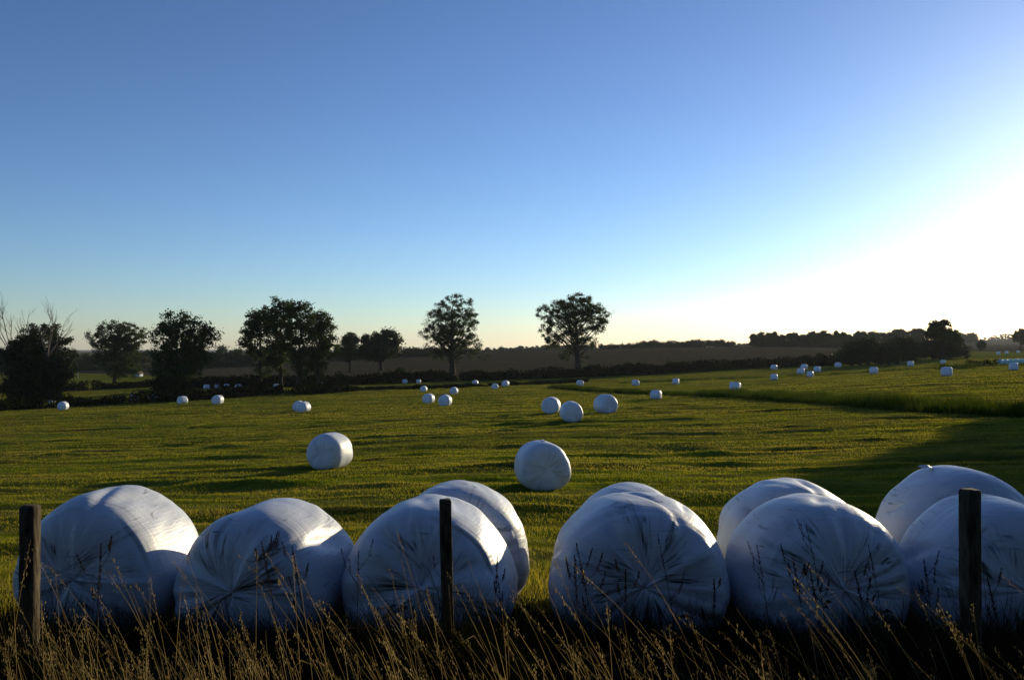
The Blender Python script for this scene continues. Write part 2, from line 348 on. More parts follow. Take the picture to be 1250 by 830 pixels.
# mown stubble of the meadow
mb = MB()
X, Y = frustum_pts(520000, 8.8, 75, 120)
k = vnoise(X / 3.5, (Y + .1 * X) / 1.0, 21) * .6 + vnoise(X / .5, Y / .4, 22) * .5
keep = RS.rand(len(X)) < np.clip(k * 1.5 - .15, .12, 1); X = X[keep]; Y = Y[keep]; k = k[keep]
H = (.026 + .042 * RS.rand(len(X)) * np.clip(k * 1.4, .3, 1.3)) * (1 + Y / 300)
Wd = .0045 + .00062 * Y
ln = np.stack([RS.normal(0, .35, len(X)), RS.normal(0, .35, len(X))], 1)
mb.add(*blades(np.stack([X, Y, gz(X, Y) - .006], 1), H, Wd, ln, 1))
X, Y = frustum_pts(270000, 70, 260, 200)
k = vnoise(X / 14, (Y + .1 * X) / 4.0, 23) * .7 + vnoise(X / 2.5, Y / 1.4, 24) * .4
keep = (RS.rand(len(X)) < np.clip(k * 1.7 - .3, .06, 1)) & (Y < np.interp(CX + FPX * X / Y, [-700, 60, 200, 300, 450, 900, 1010, 1045, 2000], [400, 400, 330, 250, 228, 222, 250, 400, 400])); X = X[keep]; Y = Y[keep]
mb.add(*blades(np.stack([X, Y, gz(X, Y) - .01], 1), RS.uniform(.05, .13, len(X)), .0007 * Y, RS.normal(0, .35, (len(X), 2)), 1))
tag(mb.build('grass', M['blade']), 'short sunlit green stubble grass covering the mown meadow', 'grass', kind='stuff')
# rough banks and verges along ditches
def strip(name, label, cat, pts, width, h0, dens, m, bw=.05, leafy=False, seed=1):
    P = [hit(*p) for p in pts]; A = []
    for a, b in zip(P[:-1], P[1:]):
        a = np.array(a[:2]); b = np.array(b[:2]); ln = np.hypot(*(b - a)); n = int(ln * width * dens)
        t = RS.rand(n); d = (b - a) / ln; nrm = np.array([-d[1], d[0]])
        if nrm[1] < 0: nrm = -nrm
        q = a + t[:, None] * (b - a) + nrm * (RS.rand(n)[:, None] * width); A.append(q)
    A = np.concatenate(A); X, Y = A[:, 0], A[:, 1]; n = len(X)
    hh = h0 * (.35 + .9 * vnoise(X / 3.0, Y / 3.0, seed) + .35 * (vnoise(X / .8, Y / .8, seed + 1) - .3))
    if leafy:
        z = gz(X, Y) + RS.rand(n) * hh; V, Q, Tt = leafquads(np.stack([X, Y, z], 1), bw)
    else:
        V, Q, Tt = blades(np.stack([X, Y, gz(X, Y) - .05], 1), hh * RS.uniform(.6, 1.1, n), np.full(n, bw), np.stack([RS.normal(-.05, .25, n), RS.normal(0, .25, n)], 1), 1)
    b = MB(); b.add(V, Q, Tt); return tag(b.build(name, m), label, cat, kind='stuff')
def leafquads(P, size):
    n = len(P); s = size * RS.uniform(.6, 1.3, n)
    a = RS.normal(size=(n, 3)); a /= np.linalg.norm(a, axis=1)[:, None]
    b = np.cross(a, RS.normal(size=(n, 3))); b /= np.linalg.norm(b, axis=1)[:, None]
    a = a * s[:, None] * .5; b = b * s[:, None] * .35
    V = np.stack([P - a, P + b, P + a, P - b], 1)
    return V.reshape(-1, 3), np.arange(n * 4).reshape(n, 4), None
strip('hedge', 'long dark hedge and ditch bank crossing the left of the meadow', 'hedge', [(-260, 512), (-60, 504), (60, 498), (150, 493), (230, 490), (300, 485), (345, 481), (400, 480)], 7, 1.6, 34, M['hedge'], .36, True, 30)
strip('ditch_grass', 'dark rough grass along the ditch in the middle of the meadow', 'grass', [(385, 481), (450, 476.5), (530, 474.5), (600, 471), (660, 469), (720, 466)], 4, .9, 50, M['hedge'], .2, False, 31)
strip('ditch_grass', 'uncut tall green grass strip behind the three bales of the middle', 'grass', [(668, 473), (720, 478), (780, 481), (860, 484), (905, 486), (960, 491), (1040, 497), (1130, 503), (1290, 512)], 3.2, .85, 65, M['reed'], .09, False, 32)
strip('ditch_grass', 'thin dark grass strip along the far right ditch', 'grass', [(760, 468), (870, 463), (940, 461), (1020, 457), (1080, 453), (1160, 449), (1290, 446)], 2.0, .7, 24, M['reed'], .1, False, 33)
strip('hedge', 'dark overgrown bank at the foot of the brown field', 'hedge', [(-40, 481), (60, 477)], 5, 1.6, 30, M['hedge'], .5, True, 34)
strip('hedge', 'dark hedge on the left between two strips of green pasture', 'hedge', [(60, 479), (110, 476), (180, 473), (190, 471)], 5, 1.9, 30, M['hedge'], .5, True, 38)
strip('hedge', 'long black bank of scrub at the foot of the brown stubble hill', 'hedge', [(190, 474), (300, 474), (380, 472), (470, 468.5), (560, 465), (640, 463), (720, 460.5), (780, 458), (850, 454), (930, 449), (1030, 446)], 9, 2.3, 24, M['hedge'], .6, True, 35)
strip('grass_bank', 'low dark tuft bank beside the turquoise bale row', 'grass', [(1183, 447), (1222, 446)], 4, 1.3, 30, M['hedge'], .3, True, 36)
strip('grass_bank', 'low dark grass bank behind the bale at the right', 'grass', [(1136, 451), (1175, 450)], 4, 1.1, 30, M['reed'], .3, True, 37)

# ------------------------------------------------------------------ trees
def crown_cloud(ells, ncl, nleaf, cr, size, rng):
    """leaf clumps through the volume of several ellipsoids (cx,cy,cz,rx,ry,rz)"""
    E = np.array(ells); vol = E[:, 3] * E[:, 4] * E[:, 5]; pick = rng.choice(len(E), ncl, p=vol / vol.sum())
    d = rng.normal(size=(ncl, 3)); d /= np.linalg.norm(d, axis=1)[:, None]
    rad = rng.rand(ncl) ** .38
    cen = E[pick, :3] + d * rad[:, None] * (E[pick, 3:] - cr * .15)
    cs = cr * rng.uniform(.55, 1.25, ncl)
    k = rng.poisson(nleaf, ncl); idx = np.repeat(np.arange(ncl), k)
    q = rng.normal(size=(len(idx), 3)); q /= np.linalg.norm(q, axis=1)[:, None]
    P = cen[idx] + rng.normal(size=(len(idx), 3)) * .46 * cs[idx][:, None] * np.array([1, 1, .75])
    return cen, P
def tree(name, label, cat, px, pybase, ells_px, trunk_px, ncl=90, nleaf=90, cr=1.0, size=.32, m='leaf', seed=1, group=None, Y=None, stems=1, spread=.12, leafm=None, base_drop=.3):
    """ells_px: crown ellipses in photo pixels (cx,cy,rx,ry), turned to metres at the distance of the trunk foot"""
    rng = np.random.RandomState(seed)
    if Y is None: bx, by, bz = hit(px, pybase)
    else: bx = (px - CX) / FPX * Y; by = Y; bz = float(gz(bx, by))
    s = by / FPX; ells = []
    for i, e in enumerate(ells_px):
        cx, cy, rx, ry = e; c = at(cx, cy, by)
        dy = rng.uniform(-.35, .35) * rx * s if len(ells_px) > 1 else 0
        ells.append((c.x - bx, dy, c.z - bz, rx * s, max(rx * .85, .5 * ry) * s, ry * s))
    root = tag(empty(name, (bx, by, bz)), label, cat, group)
    cen, P = crown_cloud(ells, int(ncl * 2.4), int(nleaf * 1.0), cr * .82, size * 1.1, rng)
    P = P[P[:, 2] > .1]
    V, Q, _ = leafquads(P, size); b = MB(); b.add(V, Q); b.build('crown', M[m], root)
    top = max(e[2] + e[5] for e in ells); tr = trunk_px * s / 2
    mid = np.average(np.array(ells)[:, :3], axis=0, weights=[e[3] * e[5] for e in ells])
    tb = MB(); axes = []
    for st in range(stems):
        ox = (st - (stems - 1) / 2) * spread * 10 * tr * 2 if stems > 1 else 0
        pts = []; rr = []
        for k in range(8):
            t = k / 7; w_ = t * t
            pts.append((ox + (mid[0] * w_ + ox * .6 * w_) + rng.normal(0, .12) * t * 2, rng.normal(0, .12) * t, -base_drop + t * (top * .86 + base_drop)))
            rr.append(tr * (1.25 - .2 * min(1, t * 8)) * (1 - .88 * t) if k else tr * 1.5)
        tb.tube(pts, rr, 7); axes.append((pts, rr))
    order = rng.permutation(len(cen))[:min(len(cen), 55)]
    for j in order:
        c = cen[j]; pts, rr = axes[rng.randint(len(axes))]
        dist = math.hypot(c[0] - pts[3][0], c[1]); hz = max(.18 * top, c[2] - dist * rng.uniform(.6, 1.1)); 
        f = min(.97, (hz + base_drop) / (top * .86 + base_drop)) * 7; i0 = min(6, int(f)); fr = f - i0
        a = Vector(pts[i0]).lerp(Vector(pts[i0 + 1]), fr); r0 = (rr[i0] * (1 - fr) + rr[i0 + 1] * fr) * .34
        cv = Vector(c); md = a.lerp(cv, .5) + Vector((rng.normal(0, .1), rng.normal(0, .1), .12)) * dist * .5
        tb.tube([a, a.lerp(md, .6) + Vector((0, 0, .02)), md, cv.lerp(md, .35), cv], [r0, r0 * .8, r0 * .6, r0 * .4, r0 * .15], 5)
    tb.build('trunk', M['bark'], root, True)
    return root
def bush(name, label, px, pyb, ells, seed, m='leaf_bush', ncl=60, nleaf=110, cr=1.1, size=.36, group=None, Y=None, cat='bush'):
    return tree(name, label, cat, px, pyb, ells, 4, ncl, nleaf, cr, size, m, seed, group, Y, 3, .25)

tree('oak_tree', 'round dark oak at the far left behind the bare willow branches', 'tree', 52, 481,
     [(52, 424, 40, 30), (80, 436, 20, 20), (20, 438, 24, 22), (48, 450, 46, 20)], 9, 150, 110, 1.4, .42, 'leaf_bush', 2)
tree('willow_bush', 'dark brown-green willow thicket rooted in the left hedge line', 'tree', 40, 497,
     [(30, 440, 26, 30), (52, 462, 30, 28), (30, 478, 24, 22), (60, 480, 16, 16)], 8, 120, 120, 1.2, .34, 'leaf_brown', 3)
tree('poplar_tree', 'leafy poplar just right of the far left oak', 'tree', 140, 468,
     [(138, 408, 24, 18), (120, 412, 19, 13), (158, 412, 20, 17), (140, 432, 30, 24), (150, 450, 22, 14)], 4, 190, 80, 1.3, .40, 'leaf', 4)
tree('poplar_tree', 'tall poplar with dark bushes at its foot, left of the clump', 'tree', 223, 484,
     [(222, 400, 26, 22), (245, 410, 20, 20), (200, 408, 16, 18), (220, 432, 38, 22), (216, 452, 32, 14)], 6, 140, 62, 1.2, .36, 'leaf', 5)
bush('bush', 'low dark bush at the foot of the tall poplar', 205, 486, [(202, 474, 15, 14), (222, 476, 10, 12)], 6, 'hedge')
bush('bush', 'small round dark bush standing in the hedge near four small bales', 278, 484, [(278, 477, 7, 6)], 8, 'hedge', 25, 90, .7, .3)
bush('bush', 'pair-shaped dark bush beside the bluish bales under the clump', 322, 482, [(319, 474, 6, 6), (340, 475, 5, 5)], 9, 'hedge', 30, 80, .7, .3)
CL = 'poplars standing together in a clump'
tree('poplar_tree', 'leftmost poplar of the tall clump', 'tree', 318, 476, [(318, 393, 20, 19), (308, 412, 14, 24), (322, 440, 13, 22)], 5, 78, 58, 1.1, .36, 'leaf', 10, CL, spread=.1)
tree('poplar_tree', 'second poplar from the left in the tall clump', 'tree', 343, 476, [(343, 382, 20, 21), (342, 412, 20, 26), (340, 438, 12, 22)], 5, 84, 58, 1.1, .36, 'leaf', 11, CL)
tree('poplar_tree', 'third poplar from the left in the tall clump', 'tree', 364, 476, [(368, 387, 20, 20), (366, 414, 20, 28), (368, 442, 12, 20)], 5, 84, 58, 1.1, .36, 'leaf', 12, CL)
tree('poplar_tree', 'rightmost poplar of the tall clump with low hanging leaves', 'tree', 388, 475, [(389, 397, 17, 19), (398, 412, 15, 22), (388, 440, 14, 22), (404, 422, 10, 14)], 5, 78, 58, 1.1, .36, 'leaf', 13, CL)
tree('round_tree', 'small pale tree beside the broad dark tree behind the clump', 'tree', 427, 447, [(427, 417, 11, 10), (424, 430, 12, 10)], 3, 50, 60, 1.6, .6, 'leaf', 14, Y=300)
tree('round_tree', 'broad dark tree on the rise between clump and lone poplar', 'tree', 465, 444, [(452, 417, 15, 12), (474, 415, 17, 12), (464, 428, 26, 12)], 5, 90, 90, 1.8, .65, 'leaf_bush', 15, Y=310)
tree('poplar_tree', 'lone upright poplar left of the middle, clear of all others', 'tree', 552, 457,
     [(553, 373, 18, 16), (536, 381, 15, 14), (568, 379, 17, 16), (562, 392, 25, 18), (540, 394, 24, 18), (528, 404, 19, 13), (548, 412, 26, 22), (562, 414, 26, 18), (534, 424, 18, 15), (578, 428, 15, 12), (550, 436, 18, 10), (588, 436, 9, 6)], 7, 200, 78, 1.2, .34, 'leaf', 16)
tree('oak_tree', 'lone spreading tree with open forked limbs in the middle', 'tree', 706, 456,
     [(700, 374, 26, 17), (675, 383, 20, 15), (725, 386, 21, 17), (668, 402, 12, 16), (700, 396, 24, 18), (730, 400, 12, 10), (676, 416, 15, 13), (712, 442, 8, 12), (690, 432, 9, 9), (722, 416, 12, 12), (702, 414, 16, 14)], 8, 200, 80, 1.15, .34, 'leaf', 17)
bush('bush', 'tiny bush on the black bank below the brown hill', 488, 459, [(488, 453, 5, 4)], 18, 'leaf_bush', 14, 80, .8, .35)
# right-hand bushes and trees
bush('bush', 'rounded bush nearest the small bales, left end of the right thicket', 1085, 445, [(1085, 430, 14, 13), (1074, 432, 12, 12)], 19, ncl=80, cr=1.3)
bush('bush', 'wide dark bush at the left end of the right thicket', 1050, 446, [(1048, 430, 20, 14), (1036, 436, 14, 9), (1060, 421, 12, 8)], 20, ncl=100, cr=1.4)
bush('bush', 'dark middle bush of the right thicket', 1102, 441, [(1100, 422, 14, 12), (1110, 430, 10, 12)], 21, ncl=80, cr=1.4)
bush('bush', 'long low bush spreading below the tall tree of the right thicket', 1150, 438, [(1150, 424, 28, 13), (1130, 427, 18, 11), (1172, 430, 12, 9)], 22, ncl=140, cr=1.4)
tree('oak_tree', 'tall open tree rising above the right thicket', 'tree', 1150, 439, [(1148, 400, 14, 10), (1142, 406, 12, 10), (1158, 410, 15, 10), (1168, 414, 9, 7)], 5, 100, 70, 1.2, .45, 'leaf', 23)
bush('bush', 'tiny bush on the edge of the brown hill, left of the thicket', 1002, 440, [(1002, 435, 6, 4)], 24, ncl=20, cr=.9)
tree('small_tree', 'small round tree standing alone before the hazy hills', 'tree', 1197, 429, [(1198, 421, 5, 5.5)], 1.5, 30, 70, 1.0, .6, 'leaf_far', 25)
tree('oak_tree', 'big dark tree cut off by the right edge of the photo', 'tree', 1246, 424, [(1247, 409, 9, 8), (1241, 412, 6, 6), (1256, 412, 9, 7)], 3, 60, 60, 2.0, .9, 'leaf_far', 26, Y=600)
# shade-giving roadside trees past the right edge (their shadow falls over the right foreground)
for i, (p, a, h) in enumerate([(-3.9, 95, 16.6), (2.2, 93, 18.6), (8.6, 94, 18.8), (15.5, 92, 18.2), (23, 95, 18), (31, 92, 17)]):
    s_, c_ = math.sin(SUN_AZ), math.cos(SUN_AZ)
    X0 = p * c_ + a * s_; Y0 = -p * s_ + a * c_; k = FPX / Y0; px0 = CX + X0 * k
    zb = float(gz(X0, Y0)); yb = HY - zb * k
    tree('lime_tree', 'broad roadside tree past the right edge', 'tree', px0, yb, [(px0, yb - (h * .62) * k, 5.2 * k, h * .38 * k), (px0 + .3 * k, yb - h * .33 * k, 4.9 * k, h * .32 * k)], .5 * k, 150 - 70 * (i == 0), 130 - 60 * (i == 0), 1.5, .55, 'leaf', 60 + i, 'roadside trees past the right edge', Y=Y0)
for i in range(8):  # unseen tree row added behind the camera to darken bale ends and posts
    X0 = -21 + i * 6.2 + (i % 3) * .7; Y0 = -9.5 - (i * 5 % 4); zb = float(gz(X0, Y0)); rng_ = np.random.RandomState(300 + i); h = 11 + i * 3 % 4
    rt = tag(empty('lime_tree', (X0, Y0, zb)), 'broad unseen tree added behind the camera to block sky light', 'tree', 'unseen trees added behind the camera')
    _, P_ = crown_cloud([(0, 0, h * .62, 4.2, 3.8, h * .36), (0, 0, h * .3, 4.2, 3.6, h * .27)], 130, 60, 1.5, .8, rng_); P_ = P_[P_[:, 2] > .1]
    V_, Q_, _q = leafquads(P_, .8); b = MB(); b.add(V_, Q_); b.build('crown', M['leaf'], rt)
    b = MB(); b.tube([(0, 0, -.3), (.1, 0, h * .4), (0, .1, h * .85)], [.32, .22, .05], 8); b.build('trunk', M['bark'], rt, True)
# row of far trees on the hill
x_ = 921
for i in range(17):
    hgt_ = [14, 16, 15, 16, 12, 14, 15, 13, 16, 17, 18, 14, 17, 16, 13, 17, 16][i]
    tree('poplar_tree', 'grey-green tree in the long row on the hilltop at right', 'tree', x_, 424, [(x_, 422 - hgt_ * .62, 4.6, hgt_ * .44), (x_, 423 - hgt_ * .22, 5.6, hgt_ * .36)], 1.2, 44, 50, 1.5, .95, 'leaf_far', 100 + i, 'row of trees on the hilltop', Y=520 + 12 * math.sin(i))
    x_ += 8.3 + 1.2 * math.sin(i * 2.3)
for i, (x_, y_, r_) in enumerate([(1082, 411, 10), (1098, 408, 9), (1120, 407, 14), (1066, 411, 9)]):
    tree('round_tree', 'hazy rounded tree in a row behind the right thicket', 'tree', x_, 426, [(x_, y_, r_, 6), (x_, y_ + 8, r_, 8)], 2, 50, 50, 2.2, 1.0, 'leaf_far', 130 + i, 'far trees behind the right thicket', Y=560)
for i, (x_, y_, r_) in enumerate([(1174, 412, 6), (1187, 413, 7)]):
    tree('round_tree', ['pale hazy tree peeping out right of the tall open tree', 'pale blue hazy round tree in the gap before the far hill'][i], 'tree', x_, 424, [(x_, y_, r_, 7), (x_, y_ + 5, r_, 5)], 2, 50, 50, 4, 1.8, 'leaf_far', 140 + i, 'pale trees far away', Y=1150)
def wood(label, prof, Y, seed, size, dens, depth=25, name='wood'):
    """far wood: many crowns side by side. prof: (px, py top, py foot)"""
    rng = np.random.RandomState(seed); P = []
    pxs = [p[0] for p in prof]; s = Y / FPX; x = pxs[0]
    while x < pxs[-1]:
        tp = np.interp(x, pxs, [p[1] for p in prof]) + rng.uniform(-1, 2.2) ; ft = np.interp(x, pxs, [p[2] for p in prof])
        r = rng.uniform(4, 8) / 600 * FPX * .6; yy = Y + rng.uniform(0, depth); c = at(x, (tp + ft) / 2, yy); rz = (ft - tp) / 2 * s
        rx = max(3.2, min(7.5 * max(1, Y / 900), rz * .8)) * rng.uniform(.8, 1.2)
        cen, p = crown_cloud([(c.x, yy, c.z + rz * .15, rx, rx, rz * .95), (c.x, yy, c.z - rz * .5, rx, rx, rz * .6)], 16, dens * 2.2, 2.0, size * 1.25, rng); P.append(p)
        x += rx / s * rng.uniform(.55, 1.0)
    V, Q, _ = leafquads(np.concatenate(P), size); b = MB(); b.add(V, Q)
    return tag(b.build(name, M['leaf_far']), label, 'wood', kind='stuff')
wood('dark far wood along the hill crest right of the lone spreading tree', [(734, 421, 430), (745, 420, 430), (765, 419, 429), (790, 416, 427), (800, 416, 426), (812, 417, 425), (850, 415, 424), (880, 415, 424), (897, 418, 424)], 600, 40, 1.0, 30)
wood('hazy far treeline between the two lone trees', [(575, 429, 433), (600, 425, 433), (630, 423, 432), (650, 424, 432), (665, 421, 431), (720, 420, 430), (735, 428, 430)], 900, 41, 1.5, 26)
wood('low dark wood on the horizon behind the left trees', [(-60, 426, 462), (60, 425, 460), (100, 427, 459), (200, 426, 456), (262, 424, 455), (300, 423, 449), (330, 422, 446)], 420, 42, .8, 50)
wood('low dark wood behind the poplar clump and broad tree', [(330, 422, 446), (410, 421, 442), (440, 424, 440), (490, 424, 438), (535, 425, 436), (580, 427, 434)], 460, 43, .8, 40)
wood('pale blue wooded ridge at the far right', [(1190, 417, 424), (1200, 412, 421), (1220, 408, 418), (1250, 404, 417), (1330, 400, 416)], 2700, 44, 4.2, 60, 150)
wood('tiny hazy wood seen in the gap left of the hilltop row', [(900, 421, 425), (922, 417, 425)], 1100, 45, 1.8, 30)

# bare dead willow branches
def bare_tree(label, px, pyb, tips, seed):
    rng = random.Random(seed); bx, by, bz = hit(px, pyb); root = tag(empty('bare_tree', (bx, by, bz)), label, 'tree')
    tb = MB(); base = Vector((0, 0, -.3)); o = Vector((bx, by, bz)); s = by / FPX
    trunk_top = at(px, pyb - 55, by) - o; tb.tube([base, base.lerp(trunk_top, .5) + Vector((.1, 0, 0)), trunk_top], [.38, .28, .2], 7)
    bb = MB()
    def grow(a, b, r, lv):
        m_ = a.lerp(b, .5) + Vector((rng.uniform(-.12, .12), rng.uniform(-.12, .12), 0)) * (b - a).length
        pts = [a, a.lerp(m_, .5), m_, m_.lerp(b, .5) + Vector((rng.uniform(-.05, .05), 0, 0)) * (b - a).length, b]
        bb.tube(pts, [r, r * .85, r * .65, r * .45, r * .12], 5)
        if lv:
            for q in range(5):
                t = rng.uniform(.25, .9); p = a.lerp(m_, t * 2) if t < .5 else m_.lerp(b, t * 2 - 1)
                ln = (b - a).length * rng.uniform(.22, .42)
                d = ((b - a).normalized() + Vector((rng.uniform(-.8, .8), rng.uniform(-.6, .6), rng.uniform(0, .4)))).normalized()
                grow(p, p + d * ln, r * .5 * (1 - t * .5), lv - 1)
    for (tx, ty) in tips:
        t = at(tx, ty, by) - o; t.y = rng.uniform(-1.2, 1.2); grow(trunk_top.copy(), t, .10, 2)
    tb.build('trunk', M['bark'], root, True); bb.build('branches', M['deadwood'], root, True)
bare_tree('leafless pale willow branches rising at the photo\'s left edge', 16, 491, [(0, 366), (8, 374), (14, 382), (-6, 388), (26, 388), (36, 378)], 3)
bare_tree('leafless pale willow branches rising right of the dark thicket top', 58, 491, [(57, 372), (62, 384), (72, 378), (86, 386), (48, 400), (86, 398)], 5)

# ------------------------------------------------------------------ bales
def bale_mesh(name, D, Lh, nexp=5.0, seg=48, rings=26, seed=0, lump=.01, pleat=.006, sag=.03, creases=0, wide=1.0, slump=0.0):
    rng = np.random.RandomState(seed); t = np.linspace(0, 1, rings + 1)
    # points spread evenly along the superellipse profile
    tt = np.linspace(0, math.pi, 2000); c = np.cos(tt); s_ = np.sin(tt)
    pr = np.abs(s_) ** (2 / nexp) * D / 2; py = -np.sign(c) * np.abs(c) ** (2 / nexp) * Lh / 2
    arc = np.concatenate([[0], np.cumsum(np.hypot(np.diff(pr), np.diff(py)))]); tq = np.interp(t * arc[-1], arc, tt)
    c = np.cos(tq); s_ = np.clip(np.sin(tq), 0, 1)
    pr = s_ ** (2 / nexp) * D / 2; py = -np.sign(c) * np.abs(c) ** (2 / nexp) * Lh / 2
    ang = np.arange(seg) * 2 * math.pi / seg
    Rr, A = np.meshgrid(pr[1:-1], ang, indexing='ij'); Yv = np.repeat(py[1:-1, None], seg, 1)
    nr = Rr / (D / 2); ny_ = Yv / (Lh / 2)
    def n3(f, sd):
        return (vnoise(np.cos(A) * f + 9 + Yv * f * .7, np.sin(A) * f + 17 + nr * f * .4, sd) - .5)
    disp = lump * (n3(1.1, seed) * 2.2 + n3(2.6, seed + 5) * .9 + n3(6, seed + 9) * .3)
    # pleats: radial folds strongest on the shoulder
    sh = np.exp(-((np.abs(ny_) - .93) / .10) ** 2) + .5 * np.exp(-((nr - .8) / .2) ** 2) * (np.abs(ny_) > .8)
    aa = (vnoise(A / (2 * math.pi) * 34, np.sign(Yv) * 3 + 5 + 0 * A, seed + 20) - .5)
    disp += pleat * aa * sh * 2
    for k in range(creases):
        a0 = rng.uniform(.15, math.pi - .15) if k < creases * .7 else rng.uniform(-.6, math.pi + .6); wd = rng.uniform(.05, .12)
        y0 = rng.uniform(-.5, .2) if rng.rand() < .5 else -1; dd = np.angle(np.exp(1j * (A - a0 - .25 * rng.randn() * (ny_ + 1))))
        disp -= rng.uniform(.015, .035) * np.exp(-(dd / wd) ** 2) * np.exp(-((ny_ - y0) / rng.uniform(.25, .6)) ** 2) * (nr ** 1.5)
    Rr2 = Rr + disp * np.clip(nr * 2, 0, 1); Yd = Yv + np.sign(Yv) * disp * (np.abs(ny_) > .75) * .8
    X = Rr2 * np.cos(A) * wide; Z = Rr2 * np.sin(A)
    low = np.clip((-Z - D * .36) / (D * .14), 0, 1); Z = Z + low * low * D * .055; X = X * (1 + .10 * np.clip(-Z / (D / 2) + .1, 0, 1) * sag / .03)
    X = X * (1 - slump * Z / (D / 2)); Z = np.where(Z > 0, Z * (1 - sag), Z)
    V = np.concatenate([[[0, py[0] - .0, 0]], np.stack([X, Yd, Z], -1).reshape(-1, 3), [[0, py[-1], 0]]])
    nR = rings - 1; idx = 1 + np.arange(nR)[:, None] * seg + np.arange(seg)[None]
    nxt = np.roll(idx, -1, 1); Q = np.stack([idx[:-1], nxt[:-1], nxt[1:], idx[1:]], -1).reshape(-1, 4)
    T1 = np.stack([np.zeros(seg, int), nxt[0], idx[0]], -1); T2 = np.stack([np.full(seg, len(V) - 1), idx[-1], nxt[-1]], -1)
    V[:, 2] += D / 2 - D * .055                       # origin near the base
    V[:, 2] -= V[:, 2].min()
    # keep texture space centred: shift back, object origin at the middle of the bale
    zc = D * .46; V[:, 2] -= zc
    return raw_mesh(name, V, Q[:, ::-1], np.concatenate([T1, T2])[:, ::-1], True), zc
def flap(parent, p, rz, s=.09, seed=0):
    vs = [v.co for v in parent.data.vertices if (v.co.x - p[0]) ** 2 + (v.co.y - p[1]) ** 2 < .01 and v.co.z > 0]; p = (p[0], p[1], max(v.z for v in vs) - .012)
    rng = random.Random(seed); b = MB(); n = 5; V = []; Q = []
    for i in range(n + 1):
        for j in range(3):
            V.append(((i / n - .5) * s * 2 + rng.uniform(-.01, .01), (j - 1) * s * .5 + rng.uniform(-.01, .01), s * .45 * math.sin(i / n * 3) * (1 if j == 1 else .5) + rng.uniform(0, .015)))
    for i in range(n):
        for j in range(2): Q.append((i * 3 + j, i * 3 + j + 1, i * 3 + j + 4, i * 3 + j + 3))
    b.add(V, Q); o = b.build('film_flap', M['wrap'], parent, True, p); o.rotation_euler = (.2, .2, rz); return o
FG = 'wrapped bales in the front row'
front = [  # X, Y centre, D, length, yaw deg, seed, exponent, creases, label, wide, pitch
 (-3.54, 7.66, 1.33, 1.26,  -5, 1, 3.9, 4, 'leftmost white wrapped bale of the front row, beside the left post', 1.0),
 (-2.10, 7.52, 1.24, 1.26, -13, 22, 3.5, 5, 'second front-row bale from the left, with a star of dark folds on its end', 1.10),
 (-0.70, 7.50, 1.30, 1.24,  -4, 3, 3.7, 4, 'front-row bale directly behind the middle fence post', 1.06),
 (-0.52, 8.78, 1.34, 1.20,   2, 4, 3.4, 2, 'bale tucked behind the bale of the middle fence post, sun glint on its side', 1.0),
 ( 1.08, 7.52, 1.30, 1.22,  -2, 5, 3.8, 6, 'wide front-row bale with crossing dark folds, fourth from the left', 1.09),
 ( 1.24, 8.80, 1.30, 1.20,   1, 6, 3.5, 1, 'bale mostly hidden behind the fourth front-row bale, only its top showing', 1.0),
 ( 2.63, 7.50, 1.33, 1.22,   3, 7, 3.3, 6, 'lumpy front-row bale left of the right fence post', 1.05),
 ( 2.83, 8.78, 1.36, 1.20,   0, 8, 3.4, 2, 'bale behind the lumpy one, bulging out on its left', 1.0),
 ( 4.15, 7.45, 1.34, 1.22,  -3, 9, 3.7, 4, 'front-row bale behind the right fence post, cut by the photo edge', 1.03),
 ( 4.52, 8.75, 1.48, 1.22,   0, 10, 3.3, 2, 'tallest rear bale at the right, a loose film flap on its top', 1.0),
]
for i, (x, y, D, Lh, yaw, sd_, ne, cr_, lab, wd) in enumerate(front):
    me, zc = bale_mesh('wrapped_bale', D, Lh, ne, 160, 90, sd_, .036, .012, .055, cr_, wd, .055)
    o = link('wrapped_bale', me, M['wrap']); zb = float(terr(x, y)) - .03
    o.location = (x, y, zb + zc); o.rotation_euler = (0, 0, R(yaw)); tag(o, lab, 'bale', FG)
    if i == 9: flap(o, (-.25, .1, D * .47), .4, .08, 3)
FB = 'white wrapped bales scattered over the meadow'
variants = [bale_mesh('wrapped_bale', 1.25, 1.22, 5.0, 48, 28, 40 + k, .022, .010, .035, 2) for k in range(8)]
for me, _ in variants: me.materials.append(M['wrap_far'])
